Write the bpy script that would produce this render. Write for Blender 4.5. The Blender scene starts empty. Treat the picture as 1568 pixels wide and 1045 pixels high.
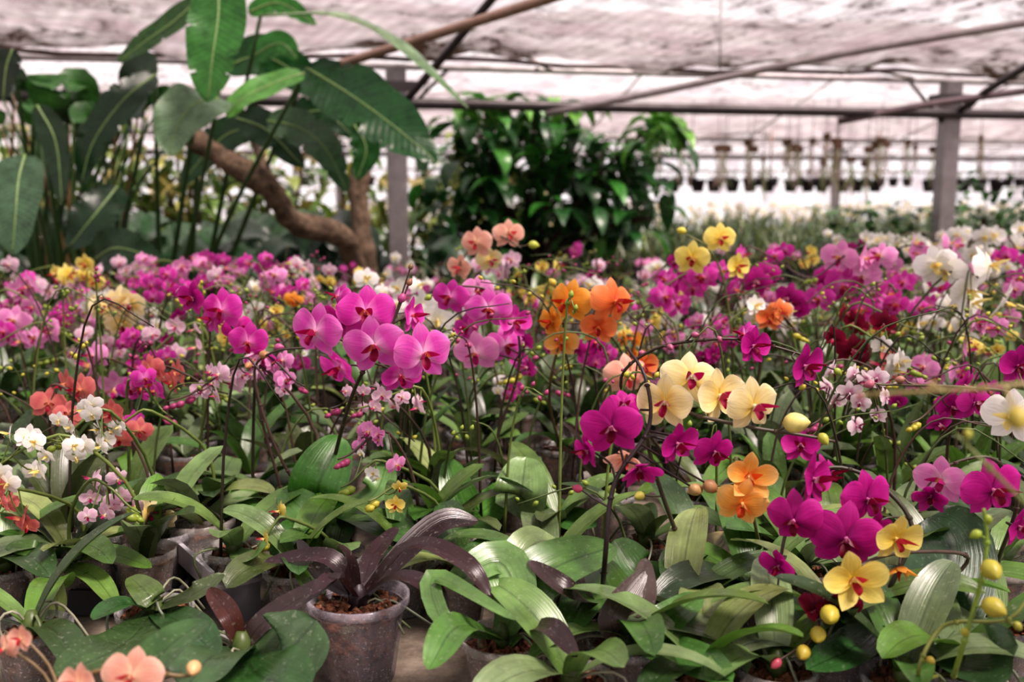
import bpy, math, random
import numpy as np
random.seed(7); rng=np.random.default_rng(7)
R=random.uniform
# ------------------------------------------------------------------ camera model
F=1604.0; CZ=1.40; PITCH=math.atan(240/F); SP,CP=math.sin(PITCH),math.cos(PITCH)
BZ=0.75   # bench top
def U(px,py,d):
    a=(px-825)/F*d; b=(550-py)/F*d
    return np.array([a, d*CP+b*SP, CZ-d*SP+b*CP])
def depth_on(py,z):
    return (CZ-z)/(SP-(550-py)/F*CP)
def G(px,py,z=BZ): return U(px,py,depth_on(py,z))
SC,SS=0.9774,0.2113
def W(u,v,z): return np.array([u*SC-v*SS,u*SS+v*SC,z])
def hexc(h):
    h=h.lstrip('#'); o=[]
    for i in (0,2,4):
        c=int(h[i:i+2],16)/255; o.append(c/12.92 if c<=.04045 else ((c+.055)/1.055)**2.4)
    return np.array(o)
# ------------------------------------------------------------------ materials
def newmat(name):
    m=bpy.data.materials.new(name); m.use_nodes=True; nt=m.node_tree; nt.nodes.clear()
    return m,nt,nt.nodes,nt.links
def attr(N,name,t='GEOMETRY'):
    a=N.new('ShaderNodeAttribute'); a.attribute_name=name; return a
def mathn(N,L,op,a,b=None,clamp=False):
    n=N.new('ShaderNodeMath'); n.operation=op; n.use_clamp=clamp
    for i,x in enumerate((a,b)):
        if x is None: continue
        if isinstance(x,(int,float)): n.inputs[i].default_value=x
        else: L.new(x,n.inputs[i])
    return n.outputs[0]
def maprange(N,L,x,a,b,c,d):
    n=N.new('ShaderNodeMapRange'); L.new(x,n.inputs[0])
    for i,v in enumerate((a,b,c,d)): n.inputs[i+1].default_value=v
    return n.outputs[0]
def noise(N,L,vec,scale,detail=3,rough=.55):
    n=N.new('ShaderNodeTexNoise'); n.inputs['Scale'].default_value=scale; n.inputs['Detail'].default_value=detail
    n.inputs['Roughness'].default_value=rough
    if vec is not None: L.new(vec,n.inputs['Vector'])
    return n.outputs['Fac']
def vscale(N,L,vec,s):
    n=N.new('ShaderNodeVectorMath'); n.operation='MULTIPLY'; L.new(vec,n.inputs[0]); n.inputs[1].default_value=s; return n.outputs[0]
def vmulf(N,L,col,f):
    n=N.new('ShaderNodeVectorMath'); n.operation='SCALE'; L.new(col,n.inputs[0]); L.new(f,n.inputs['Scale']); return n.outputs[0]
def mixc(N,L,f,a,b):
    n=N.new('ShaderNodeMix'); n.data_type='RGBA'
    if isinstance(f,(int,float)): n.inputs[0].default_value=f
    else: L.new(f,n.inputs[0])
    for i,x in ((6,a),(7,b)):
        if hasattr(x,'is_linked') or hasattr(x,'links'): L.new(x,n.inputs[i])
        else: n.inputs[i].default_value=(*x,1)
    return n.outputs[2]
def principled(N,L,col,rough,spec=.5,metal=0):
    p=N.new('ShaderNodeBsdfPrincipled')
    if hasattr(col,'links'): L.new(col,p.inputs['Base Color'])
    else: p.inputs['Base Color'].default_value=(*col,1)
    if isinstance(rough,(int,float)): p.inputs['Roughness'].default_value=rough
    else: L.new(rough,p.inputs['Roughness'])
    p.inputs['Specular IOR Level'].default_value=spec; p.inputs['Metallic'].default_value=metal
    return p
def out(N,L,s):
    o=N.new('ShaderNodeOutputMaterial'); L.new(s,o.inputs['Surface'])
def mixs(N,L,f,a,b):
    n=N.new('ShaderNodeMixShader')
    if isinstance(f,(int,float)): n.inputs[0].default_value=f
    else: L.new(f,n.inputs[0])
    L.new(a,n.inputs[1]); L.new(b,n.inputs[2]); return n.outputs[0]
def bump(N,L,h,st,dist,tgt):
    b=N.new('ShaderNodeBump'); b.inputs['Strength'].default_value=st; b.inputs['Distance'].default_value=dist
    L.new(h,b.inputs['Height']); L.new(b.outputs[0],tgt.inputs['Normal'])

def mat_petal():
    m,nt,N,L=newmat('orchid_petal'); c=attr(N,'Col').outputs['Color']; p=attr(N,'puv').outputs['Vector']
    n=noise(N,L,vscale(N,L,p,(9,1.6,31)),1.0,2)
    col=vmulf(N,L,c,maprange(N,L,n,.3,.7,.88,1.07))
    pr=principled(N,L,col,.5,.3); bump(N,L,n,.25,.002,pr)
    t=N.new('ShaderNodeBsdfTranslucent'); L.new(col,t.inputs[0])
    out(N,L,mixs(N,L,.40,pr.outputs[0],t.outputs[0])); return m
def mat_leaf(name='orchid_leaf',banana=False):
    m,nt,N,L=newmat(name); c=attr(N,'Col').outputs['Color']; pa=attr(N,'puv'); p=pa.outputs['Vector']
    sx=N.new('ShaderNodeSeparateXYZ'); L.new(p,sx.inputs[0])
    au=mathn(N,L,'ABSOLUTE',sx.outputs[0])
    tc=N.new('ShaderNodeTexCoord'); n2=noise(N,L,tc.outputs['Object'],26,4); n3=noise(N,L,tc.outputs['Object'],170,2)
    if banana:
        ph=mathn(N,L,'ADD',mathn(N,L,'MULTIPLY',sx.outputs[1],150.0),mathn(N,L,'MULTIPLY',au,-16.0))
        n=mathn(N,L,'ADD',mathn(N,L,'MULTIPLY',mathn(N,L,'SINE',ph),.5),.5)
        rib=maprange(N,L,au,.02,.06,1.35,1.0); f0=maprange(N,L,n,0,1,.86,1.08)
    else:
        n=noise(N,L,vscale(N,L,p,(11,.9,31)),1.0,2)
        rib=maprange(N,L,au,.02,.08,.62,1.0); f0=maprange(N,L,n,.3,.7,.88,1.10)
    f=mathn(N,L,'MULTIPLY',mathn(N,L,'MULTIPLY',rib,f0),maprange(N,L,n2,.3,.7,.65,1.25))
    col=vmulf(N,L,c,f)
    if not banana: col=mixc(N,L,maprange(N,L,n3,.60,.74,0,.20),col,hexc('#b4b8a4'))
    pr=principled(N,L,col,maprange(N,L,n2,.3,.7,.22,.40),.6); bump(N,L,n,.22,.003,pr)
    t=N.new('ShaderNodeBsdfTranslucent'); L.new(vmulf(N,L,col,maprange(N,L,n2,0,1,1.6,1.6)),t.inputs[0])
    out(N,L,mixs(N,L,.32 if banana else .16,pr.outputs[0],t.outputs[0])); return m
def mat_stem():
    m,nt,N,L=newmat('stem_and_bud'); c=attr(N,'Col').outputs['Color']
    tc=N.new('ShaderNodeTexCoord'); n=noise(N,L,tc.outputs['Object'],60,3)
    pr=principled(N,L,vmulf(N,L,c,maprange(N,L,n,.3,.7,.8,1.15)),.42,.4); out(N,L,pr.outputs[0]); return m
def mat_pot():
    m,nt,N,L=newmat('clear_plastic_pot'); c=attr(N,'Col').outputs['Color']
    tc=N.new('ShaderNodeTexCoord'); n=noise(N,L,tc.outputs['Object'],34,5,.7); n2=noise(N,L,tc.outputs['Object'],260,2)
    col=mixc(N,L,maprange(N,L,n,.50,.66,0,.6),c,hexc('#504c48'))
    col=mixc(N,L,maprange(N,L,n2,.60,.66,0,.8),col,hexc('#e4e0de'))
    pr=principled(N,L,col,.15,.9); tr=N.new('ShaderNodeBsdfTransparent'); tr.inputs[0].default_value=(.92,.92,.92,1)
    out(N,L,mixs(N,L,maprange(N,L,n,.4,.6,.70,.42),pr.outputs[0],tr.outputs[0])); return m
def mat_soil():
    m,nt,N,L=newmat('bark_substrate'); tc=N.new('ShaderNodeTexCoord'); n=noise(N,L,tc.outputs['Object'],80,4,.75)
    col=mixc(N,L,maprange(N,L,n,.36,.62,0,1),hexc('#24160f'),hexc('#8c5f48'))
    col=mixc(N,L,maprange(N,L,noise(N,L,tc.outputs['Object'],45,3),.60,.68,0,.7),col,hexc('#7c8468'))
    pr=principled(N,L,col,.85,.2); bump(N,L,n,.8,.01,pr); out(N,L,pr.outputs[0]); return m
def mat_generic(name,rough,metal,ns,lo,hi,bs=0.0):
    m,nt,N,L=newmat(name); c=attr(N,'Col').outputs['Color']
    tc=N.new('ShaderNodeTexCoord'); n=noise(N,L,tc.outputs['Object'],ns,5,.65)
    pr=principled(N,L,vmulf(N,L,c,maprange(N,L,n,.3,.7,lo,hi)),rough,.4,metal)
    if bs: bump(N,L,n,bs,.02,pr)
    out(N,L,pr.outputs[0]); return m
def mat_bark():
    m,nt,N,L=newmat('tree_bark'); c=attr(N,'Col').outputs['Color']
    tc=N.new('ShaderNodeTexCoord'); n=noise(N,L,tc.outputs['Object'],22,6,.75)
    pr=principled(N,L,vmulf(N,L,c,maprange(N,L,n,.35,.65,.25,1.3)),.9,.2); bump(N,L,n,1,.03,pr)
    out(N,L,pr.outputs[0]); return m
def mat_film(name,tint,dirt,transp,scat=.30):
    m,nt,N,L=newmat(name); p=attr(N,'puv').outputs['Vector']  # puv: u metres, v (0 ridge..1 eave)
    n1=noise(N,L,vscale(N,L,p,(.9,6,1)),1.0,5,.65)
    n2=noise(N,L,vscale(N,L,p,(5,26,1)),1.0,6,.78)
    n3=noise(N,L,vscale(N,L,p,(1.3,7.0,1)),1.5,4,.6)
    sx=N.new('ShaderNodeSeparateXYZ'); L.new(p,sx.inputs[0])
    edge=maprange(N,L,sx.outputs[1],.93,1.0,0,.9)
    d=mathn(N,L,'ADD',maprange(N,L,n2,.46,.64,0,.8),edge)
    d=mathn(N,L,'MULTIPLY',d,maprange(N,L,n1,.40,.60,.12,1.5)); d=mathn(N,L,'MULTIPLY',d,dirt,True)
    base=mixc(N,L,maprange(N,L,n3,.35,.65,0,1),tint,tuple(np.array(tint)*np.array([.68,.60,.63])))
    ph=mathn(N,L,'ADD',mathn(N,L,'MULTIPLY',sx.outputs[0],62.0),mathn(N,L,'MULTIPLY',sx.outputs[1],120.0))
    base=vmulf(N,L,base,maprange(N,L,mathn(N,L,'SINE',ph),-1,1,.86,1.0))
    col=mixc(N,L,d,base,hexc('#46362e'))
    sc=vmulf(N,L,col,maprange(N,L,n1,0,1,scat,scat))
    df=N.new('ShaderNodeBsdfDiffuse'); L.new(col,df.inputs[0])
    tl=N.new('ShaderNodeBsdfTranslucent'); L.new(sc,tl.inputs[0])
    s=mixs(N,L,.70,df.outputs[0],tl.outputs[0])
    tr=N.new('ShaderNodeBsdfTransparent'); L.new(base,tr.inputs[0])
    f=mathn(N,L,'MULTIPLY',mathn(N,L,'SUBTRACT',1.0,d),transp)
    out(N,L,mixs(N,L,f,s,tr.outputs[0])); return m
def mat_ground():
    m,nt,N,L=newmat('gravel_ground'); tc=N.new('ShaderNodeTexCoord')
    n=noise(N,L,tc.outputs['Object'],3,6,.7); n2=noise(N,L,tc.outputs['Object'],60,3)
    col=mixc(N,L,n,hexc('#4b4238'),hexc('#857c70')); pr=principled(N,L,col,.9,.2); bump(N,L,n2,.6,.02,pr); out(N,L,pr.outputs[0]); return m
def mat_bench():
    m,nt,N,L=newmat('bench_concrete'); tc=N.new('ShaderNodeTexCoord')
    n=noise(N,L,tc.outputs['Object'],12,6,.75)
    col=mixc(N,L,maprange(N,L,n,.3,.7,0,1),hexc('#3a342e'),hexc('#968a7c')); pr=principled(N,L,col,.7,.3); bump(N,L,n,.5,.006,pr); out(N,L,pr.outputs[0]); return m
PETAL,LEAF,STEM,POT,SOIL,METAL,BARK,MATTE,BANANA=range(9)
MATS=[mat_petal(),mat_leaf(),mat_stem(),mat_pot(),mat_soil(),mat_generic('galvanised_steel',.42,.55,14,.75,1.15),mat_bark(),mat_generic('painted_matte',.7,0,10,.8,1.1),mat_leaf('banana_leaf',True)]
M_FILM=mat_film('dirty_plastic_film',(.92,.87,.89),1.0,.50,.22)
M_FILM2=mat_film('clean_plastic_film',(.94,.89,.91),.75,.50,.30)
M_WALL=mat_film('wall_film',(.97,.95,.96),.2,.6,.6)
M_GROUND=mat_ground(); M_BENCH=mat_bench()
# ------------------------------------------------------------------ mesh builder
_gf={}
def gridF(n,m,wrap=False):
    k=(n,m,wrap)
    if k not in _gf:
        mm=m if wrap else m-1
        i=np.arange(n-1)[:,None]; j=np.arange(mm)[None,:]; j2=(j+1)%m
        _gf[k]=np.stack([i*m+j,i*m+j2,(i+1)*m+j2,(i+1)*m+j],-1).reshape(-1,4)
    return _gf[k]
class MB:
    def __init__(s): s.V=[];s.F=[];s.C=[];s.P=[];s.M=[];s.S=[];s.n=0
    def add(s,V,Fc,col,mat,puv=None,sharp=False):
        n=len(V); V=np.asarray(V,float)
        col=np.asarray(col,float)
        if col.ndim==1: col=np.tile(col,(n,1))
        if puv is None: puv=np.zeros((n,3))
        s.V.append(V);s.F.append(Fc+s.n);s.C.append(col);s.P.append(puv)
        s.M.append(np.full(len(Fc),mat,np.int32)); s.S.append(np.full(len(Fc),sharp,bool)); s.n+=n
    def obj(s,name,mats=None,origin=None,parent=None):
        V=np.concatenate(s.V);Fc=np.concatenate(s.F).astype(np.int32);C=np.concatenate(s.C);P=np.concatenate(s.P);M=np.concatenate(s.M);S=np.concatenate(s.S)
        o0=np.zeros(3) if origin is None else np.asarray(origin,float)
        me=bpy.data.meshes.new(name); nv=len(V); nf=len(Fc)
        me.vertices.add(nv); me.vertices.foreach_set('co',(V-o0).astype(np.float32).ravel())
        me.loops.add(nf*4); me.loops.foreach_set('vertex_index',Fc.ravel())
        me.polygons.add(nf); me.polygons.foreach_set('loop_start',np.arange(nf,dtype=np.int32)*4)
        me.polygons.foreach_set('material_index',M)
        me.update(calc_edges=True)
        a=me.attributes.new('Col','FLOAT_COLOR','POINT'); a.data.foreach_set('color',np.concatenate([np.clip(C,0,1),np.ones((nv,1))],1).astype(np.float32).ravel())
        a=me.attributes.new('puv','FLOAT_VECTOR','POINT'); a.data.foreach_set('vector',P.astype(np.float32).ravel())
        a=me.attributes.get('sharp_face') or me.attributes.new('sharp_face','BOOLEAN','FACE'); a.data.foreach_set('value',S)
        for m in (mats or MATS): me.materials.append(m)
        me.validate(); ob=bpy.data.objects.new(name,me); ob.location=o0
        bpy.context.scene.collection.objects.link(ob)
        return ob
def cat(P,n):
    P=np.asarray(P,float); k=len(P)
    if k==2: t=np.linspace(0,1,n)[:,None]; return P[0]*(1-t)+P[1]*t
    Q=np.vstack([2*P[0]-P[1],P,2*P[-1]-P[-2]])
    x=np.linspace(0,k-1,n); i=np.minimum(x.astype(int),k-2); t=(x-i)[:,None]
    a,b,c,d=Q[i],Q[i+1],Q[i+2],Q[i+3]
    return .5*(2*b+(c-a)*t+(2*a-5*b+4*c-d)*t*t+(3*b-a-3*c+d)*t**3)
def nrm(v): 
    v=np.asarray(v,float); l=np.linalg.norm(v,axis=-1,keepdims=True); return v/np.maximum(l,1e-9)
def tube(mb,path,r,col,mat=STEM,sides=6,caps=True,sharp=False):
    P=np.asarray(path,float); n=len(P); r=np.broadcast_to(np.asarray(r,float),(n,)).copy()
    T=nrm(np.gradient(P,axis=0)); a=np.array([0,0,1.]) if abs(T[0][2])<.9 else np.array([1.,0,0])
    Nn=[]; v=nrm(np.cross(T[0],a))
    for t in T:
        v=nrm(v-t*np.dot(v,t)); Nn.append(v)
    Nn=np.array(Nn); B=np.cross(T,Nn)
    if caps:
        P=np.vstack([P[:1],P,P[-1:]]);r=np.concatenate([[1e-4],r,[1e-4]]);Nn=np.vstack([Nn[:1],Nn,Nn[-1:]]);B=np.vstack([B[:1],B,B[-1:]]); n+=2
    th=np.linspace(0,2*np.pi,sides,endpoint=False)
    V=P[:,None]+r[:,None,None]*(np.cos(th)[None,:,None]*Nn[:,None]+np.sin(th)[None,:,None]*B[:,None])
    ln=np.concatenate([[0],np.cumsum(np.linalg.norm(np.diff(P,axis=0),axis=1))])
    pu=np.stack([np.tile(np.cos(th)[None],(n,1)),np.tile(ln[:,None],(1,sides)),np.tile(np.sin(th)[None],(n,1))],-1).reshape(-1,3)
    mb.add(V.reshape(-1,3),gridF(n,sides,True),col,mat,pu,sharp)
def revolve(mb,c,prof,seg,col,mat):
    prof=np.asarray(prof,float); th=np.linspace(0,2*np.pi,seg,endpoint=False)
    V=np.stack([c[0]+prof[:,0,None]*np.cos(th),c[1]+prof[:,0,None]*np.sin(th),np.tile(c[2]+prof[:,1,None],(1,seg))],-1)
    mb.add(V.reshape(-1,3),gridF(len(prof),seg,True)[:,::-1],col,mat)
BOXV=np.array([[x,y,z] for x in(-.5,.5) for y in(-.5,.5) for z in(-.5,.5)])
BOXF=np.array([[0,1,3,2],[4,6,7,5],[0,4,5,1],[2,3,7,6],[0,2,6,4],[1,5,7,3]])
def box(mb,c,size,col,mat=MATTE,rot=None):
    V=BOXV*np.asarray(size)
    if rot is not None: V=V@rot.T
    mb.add(V+np.asarray(c),BOXF,col,mat,None,True)
def rotz(a): c,s=math.cos(a),math.sin(a); return np.array([[c,-s,0],[s,c,0],[0,0,1.]])
ROTG=rotz(math.atan2(SS,SC))
def rrot():
    q=nrm(rng.normal(size=4)); a,b,c,d=q
    return np.array([[a*a+b*b-c*c-d*d,2*(b*c-a*d),2*(b*d+a*c)],[2*(b*c+a*d),a*a-b*b+c*c-d*d,2*(c*d-a*b)],[2*(b*d-a*c),2*(c*d+a*b),a*a-b*b-c*c+d*d]])
# leaves
def w_orchid(t): return (.42+.58*np.clip(np.sin(np.clip(t/.55,0,1)*np.pi/2),0,1))*np.sqrt(np.clip(1-(np.clip((t-.5)/.5,0,1))**2.1,0,1))
def w_banana(t): return np.sin(np.pi*np.clip(t,0,1)**.75)**.55
def w_lance(t): return np.sin(np.pi*np.clip(t,0,1)**.85)**.9
def w_strap(t): return (.7+.3*np.sin(np.pi*t))*np.sqrt(np.clip(1-t**4,0,1))
LK=np.array([.70,.72,.56])   # overall leaf tone
def leaf(mb,P,w,hint,c1,c2=None,prof=w_orchid,nu=5,nv=9,fold=.22,wave=0.,mat=LEAF,twist=0.,torn=0.):
    c2=c1 if c2 is None else c2
    s=np.linspace(0,1,nv); t=1-(1-s)**1.35
    C0=cat(P,40); C=np.stack([np.interp(t*39,np.arange(40),C0[:,k]) for k in range(3)],-1)
    T=nrm(np.gradient(C,axis=0)); S=nrm(np.cross(T,np.asarray(hint,float)[None])); Nn=np.cross(S,T)
    if twist:
        a=(twist*t)[:,None]; S,Nn=S*np.cos(a)+Nn*np.sin(a),Nn*np.cos(a)-S*np.sin(a)
    h=np.maximum(prof(t),.012)*w/2; u=np.linspace(-1,1,nu); H=np.tile(h[:,None],(1,nu))
    if torn:
        for sg in (0,1):
            sel=(u<0) if sg==0 else (u>0); j=np.where(rng.random(nv)<torn,rng.uniform(.6,.85,nv),1.0)
            H[:,sel]*=(1-(1-j[:,None])*np.abs(u[sel])[None]**3)
    ph=R(0,6); lift=fold*np.abs(u)[None,:]**1.4*h[:,None]+wave*w*np.abs(u)[None,:]*np.sin(t[:,None]*17+ph+u[None,:]*1.5)
    V=C[:,None]+S[:,None]*(u[None,:]*H)[...,None]+Nn[:,None]*lift[...,None]
    mixf=np.clip(t,0,1)[:,None,None]
    col=np.broadcast_to(np.asarray(c1)*(1-mixf)+np.asarray(c2)*mixf,(nv,nu,3)).reshape(-1,3)*LK
    pu=np.stack([np.tile(u[None],(nv,1)),np.tile(t[:,None],(1,nu)),np.full((nv,nu),R(0,9))],-1).reshape(-1,3)
    mb.add(V.reshape(-1,3),gridF(nv,nu),col,mat,pu)
def arcpts(base,yaw,L,e0,droop,n=6):
    P=[np.asarray(base,float)]
    for i in range(n):
        e=e0-droop*((i+.5)/n)**1.2; P.append(P[-1]+L/n*np.array([math.cos(yaw)*math.cos(e),math.sin(yaw)*math.cos(e),math.sin(e)]))
    return P
GREENS=[hexc(x) for x in ('#4d7a3c','#649040','#3e6438','#74985c','#84a474','#365434','#8ca480','#547840','#6c8c4c','#2e4a2e','#9cac78','#5c6c48','#708468')]
DARKL=[hexc(x) for x in ('#3a2428','#4a2c30','#2e2224','#54383c')]
def gcol(): return random.choice(GREENS)*R(.75,1.1)
def oleaf(mb,base,yaw,L,w,e0=.9,droop=1.3,col=None,nu=5,nv=8,fold=.25):
    col=gcol() if col is None else col
    hint=np.array([-math.cos(yaw)*.6,-math.sin(yaw)*.6,1.])
    leaf(mb,arcpts(base,yaw,L,e0,droop),w,hint,col*.9+np.array([.02,.02,0]),col,nu=nu,nv=nv,fold=fold,twist=R(-.4,.4))
# pots
def pot(mb,c,r,h,seg=14,col=None,chips=0):
    col=hexc(random.choice(['#a8a8aa','#b4b3b1','#949494','#aca8a2'])) if col is None else col
    revolve(mb,c,[(.001,0),(r*.68,0),(r*.72,.004),(r*.93,h*.86)],seg,col,POT)
    revolve(mb,c,[(r*.93,h*.86),(r*1.0,h*.87),(r*1.04,h*.9),(r*1.05,h),(r*.98,h*1.005),(r*.94,h*.88)],seg,col*1.15,POT)
    revolve(mb,c,[(.001,.006),(r*.64,.006),(r*.86,h*.8),(.001,h*.84)],seg,hexc('#5a4030'),SOIL)
    for i in range(chips):
        a=R(0,6.28);q=r*.82*math.sqrt(R(0,1))
        box(mb,c+np.array([q*math.cos(a),q*math.sin(a),h*.83+R(0,.006)]),(R(.008,.02),R(.006,.012),R(.004,.008)),hexc('#6a4430'),SOIL,rrot())
# ------------------------------------------------------------------ flowers
def petal(ang,Lr,H,nu,nv,z0,back,cup,p,e,part,ruf=0.,offs=(0,0)):
    s=np.linspace(0,1,nv); t=(1-np.cos(np.pi*s))/2; t=.35*s+.65*t; u=np.linspace(-1,1,nu)
    h=H*np.maximum(np.sin(np.pi*np.clip(t,0,1)**p),0)**e; h=np.maximum(h,.012)
    X=np.tile((t*Lr)[:,None],(1,nu)); Y=u[None]*h[:,None]
    Z=z0-back*t[:,None]**2+cup*(u[None]**2)*h[:,None]+.03*np.exp(-(u[None]/.18)**2)*(1-t[:,None])+ruf*np.sin(7*t[:,None]+4*u[None]+ang*3)*np.abs(u[None])
    ca,sa=math.cos(ang),math.sin(ang)
    V=np.stack([X*ca-Y*sa+offs[0],X*sa+Y*ca+offs[1],Z],-1).reshape(-1,3)
    tt=np.tile(t[:,None],(1,nu)).ravel(); uu=np.tile(u[None],(nv,1)).ravel()
    return V,gridF(nv,nu),tt,uu,np.full(len(tt),part)
def template(nu,nv,var):
    b={0:(.12,-.12),1:(-.18,.28),2:(.34,-.28),3:(-.60,.40)}[var]; parts=[]; D=math.radians
    sp=.5 if var!=3 else .42
    for a,l in ((90,1.0),(229,.98),(311,.98)):
        parts.append(petal(D(a+(var-1)*2),l,.33,nu,nv,-.05,b[0]+.05,b[1]*.6,1.0,.78,0,.02))
    for a in (15,165): parts.append(petal(D(a),1.04,.56 if var!=3 else sp,nu,nv,.02,b[0],b[1],1.15,.58,1,.035))
    n2=max(3,nu-2)
    V,Fc,t,u,p=petal(D(270),.48,.15,n2,max(4,nv-3),0,0,.5,.8,.7,2)
    V[:,2]=.10+.30*np.sin(np.pi*np.clip(t,0,1)*.75)+.35*u**2*.1; V[:,1]*=.85; parts.append((V,Fc,t,u,p))
    for sg in (-1,1):
        V,Fc,t,u,p=petal(D(90-sg*52),.34,.14,n2,max(4,nv-3),.06,-.9,.3,.9,.7,3); V[:,1]-=.04; parts.append((V,Fc,t,u,p))
    th=np.linspace(0,2*np.pi,5,endpoint=False); zz=np.array([0,.1,.2,.24]); rr=np.array([.07,.065,.08,.01])
    V=np.stack([rr[:,None]*np.cos(th),.03+rr[:,None]*np.sin(th),np.tile(zz[:,None],(1,5))],-1).reshape(-1,3)
    parts.append((V,gridF(4,5,True),np.ones(len(V)),np.zeros(len(V)),np.full(len(V),4)))
    Vs,Fs,n=[],[],0
    for q in parts: Vs.append(q[0]);Fs.append(q[1]+n);n+=len(q[0])
    return np.concatenate(Vs),np.concatenate(Fs),np.concatenate([q[2] for q in parts]),np.concatenate([q[3] for q in parts]),np.concatenate([q[4] for q in parts])
THI=[template(9,10,v) for v in range(4)]; TLO=[template(4,5,v) for v in range(4)]
PAL={k:[hexc(x) for x in v] for k,v in {
 'mag':('#d636aa','#e85cc0','#f2a4de','#a0084c','#e89a50'),
 'mag2':('#e254be','#ee8cd2','#f8c8ea','#a0084c','#e88840'),
 'deep':('#ba1688','#ce34a0','#8c0468','#7c0030','#f0c0d0'),
 'pink':('#e68cca','#f2acd8','#f8d4ea','#b01c70','#f0d070'),
 'pale':('#f4c4de','#f8e2ee','#fbf0f4','#c83880','#f0e0a0'),
 'white':('#f2f0ec','#faf8f6','#f0f0d8','#e8d890','#f0c850'),
 'spot':('#f0dce4','#f6e8ee','#c06090','#8c1850','#f0f0f0'),
 'cream':('#f5e2a4','#faefc8','#f0d068','#a80c50','#f8f0e0'),
 'yellow':('#efdc70','#f6e890','#e0c048','#b02838','#f8e8a0'),
 'orange':('#ee9c34','#f6b85c','#e07c24','#b83018','#f8d060'),
 'orange2':('#e87c44','#f09c66','#d05a30','#a82020','#f0b060'),
 'amber':('#f2ae54','#f8d088','#ea8838','#d05020','#f8e0a0'),
 'peach':('#f0b09c','#f8ccb8','#f0d0b0','#d84858','#f8e0b0'),
 'coral':('#d86c70','#e88e88','#f0a890','#a81838','#f0b080'),
 'burg':('#780c30','#901c44','#50041c','#b02050','#e0a0a0')}.items()}
def flower(mb,pos,fwd,size,pal,hi=False,var=None,roll=None):
    var=random.choice((0,0,1,2)) if var is None else var
    V,Fc,t,u,part=(THI if hi else TLO)[var]; pc=PAL[pal] if isinstance(pal,str) else pal
    f=nrm(fwd); up=np.array([0,0,1.]); r=nrm(np.cross(up,f)); up=np.cross(f,r)
    roll=R(-.3,.3) if roll is None else roll
    cr,sr=math.cos(roll),math.sin(roll); r,up=r*cr+up*sr,up*cr-r*sr
    M=np.stack([r*R(.92,1.05),up*R(.94,1.05),f],0)*size/2.05
    X=V@M+pos
    if hi: X=X+size*.012*np.sin(V[:,[1,2,0]]*6+R(0,6))
    j=R(.86,1.08); base,edge,thr,lip,cl=[c*j for c in pc]
    tt=t[:,None]; k=np.clip((tt-.06)/.34,0,1); col=thr*(1-k)+base*k
    e=np.clip((np.maximum(tt,np.abs(u)[:,None]*.9)-.6)/.4,0,1); col=np.where(tt>.3,col*(1-e)+edge*e,col)
    col=np.where((part==0)[:,None],col*.88,col)
    lipc=lip*np.clip(.7+.5*tt,0,1.2); col=np.where((part==2)[:,None],lipc,col)
    col=np.where((part==3)[:,None],np.where(tt<.4,cl,lip),col); col=np.where((part==4)[:,None],(pc[1]*.6+cl*.4),col)
    pu=np.stack([u,t,np.full(len(t),R(0,9))],-1)
    mb.add(X,Fc,col,PETAL,pu)
def bud(mb,pos,d,L,col,seg=8):
    d=nrm(d); s=np.linspace(0,1,7); rad=L*.36*np.sin(np.pi*s**.85)**.75
    tube(mb,np.asarray(pos)[None]+(s[:,None]-.5)*L*d[None],np.maximum(rad,L*.02),col,STEM,seg)
STC=[hexc(x) for x in ('#4c5a34','#4a3a30','#6a7a40','#383028','#5c6c3a','#54403c')]
def face(yaw=0,pitch=0): # degrees, 0 faces the aisle (-y)
    a=math.radians(yaw);b=math.radians(pitch); return np.array([math.sin(a)*math.cos(b),-math.cos(a)*math.cos(b),math.sin(b)])
BUDY=hexc('#a8a23c'); BUDG=hexc('#7e9038'); BUDM=hexc('#943c64')
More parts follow.
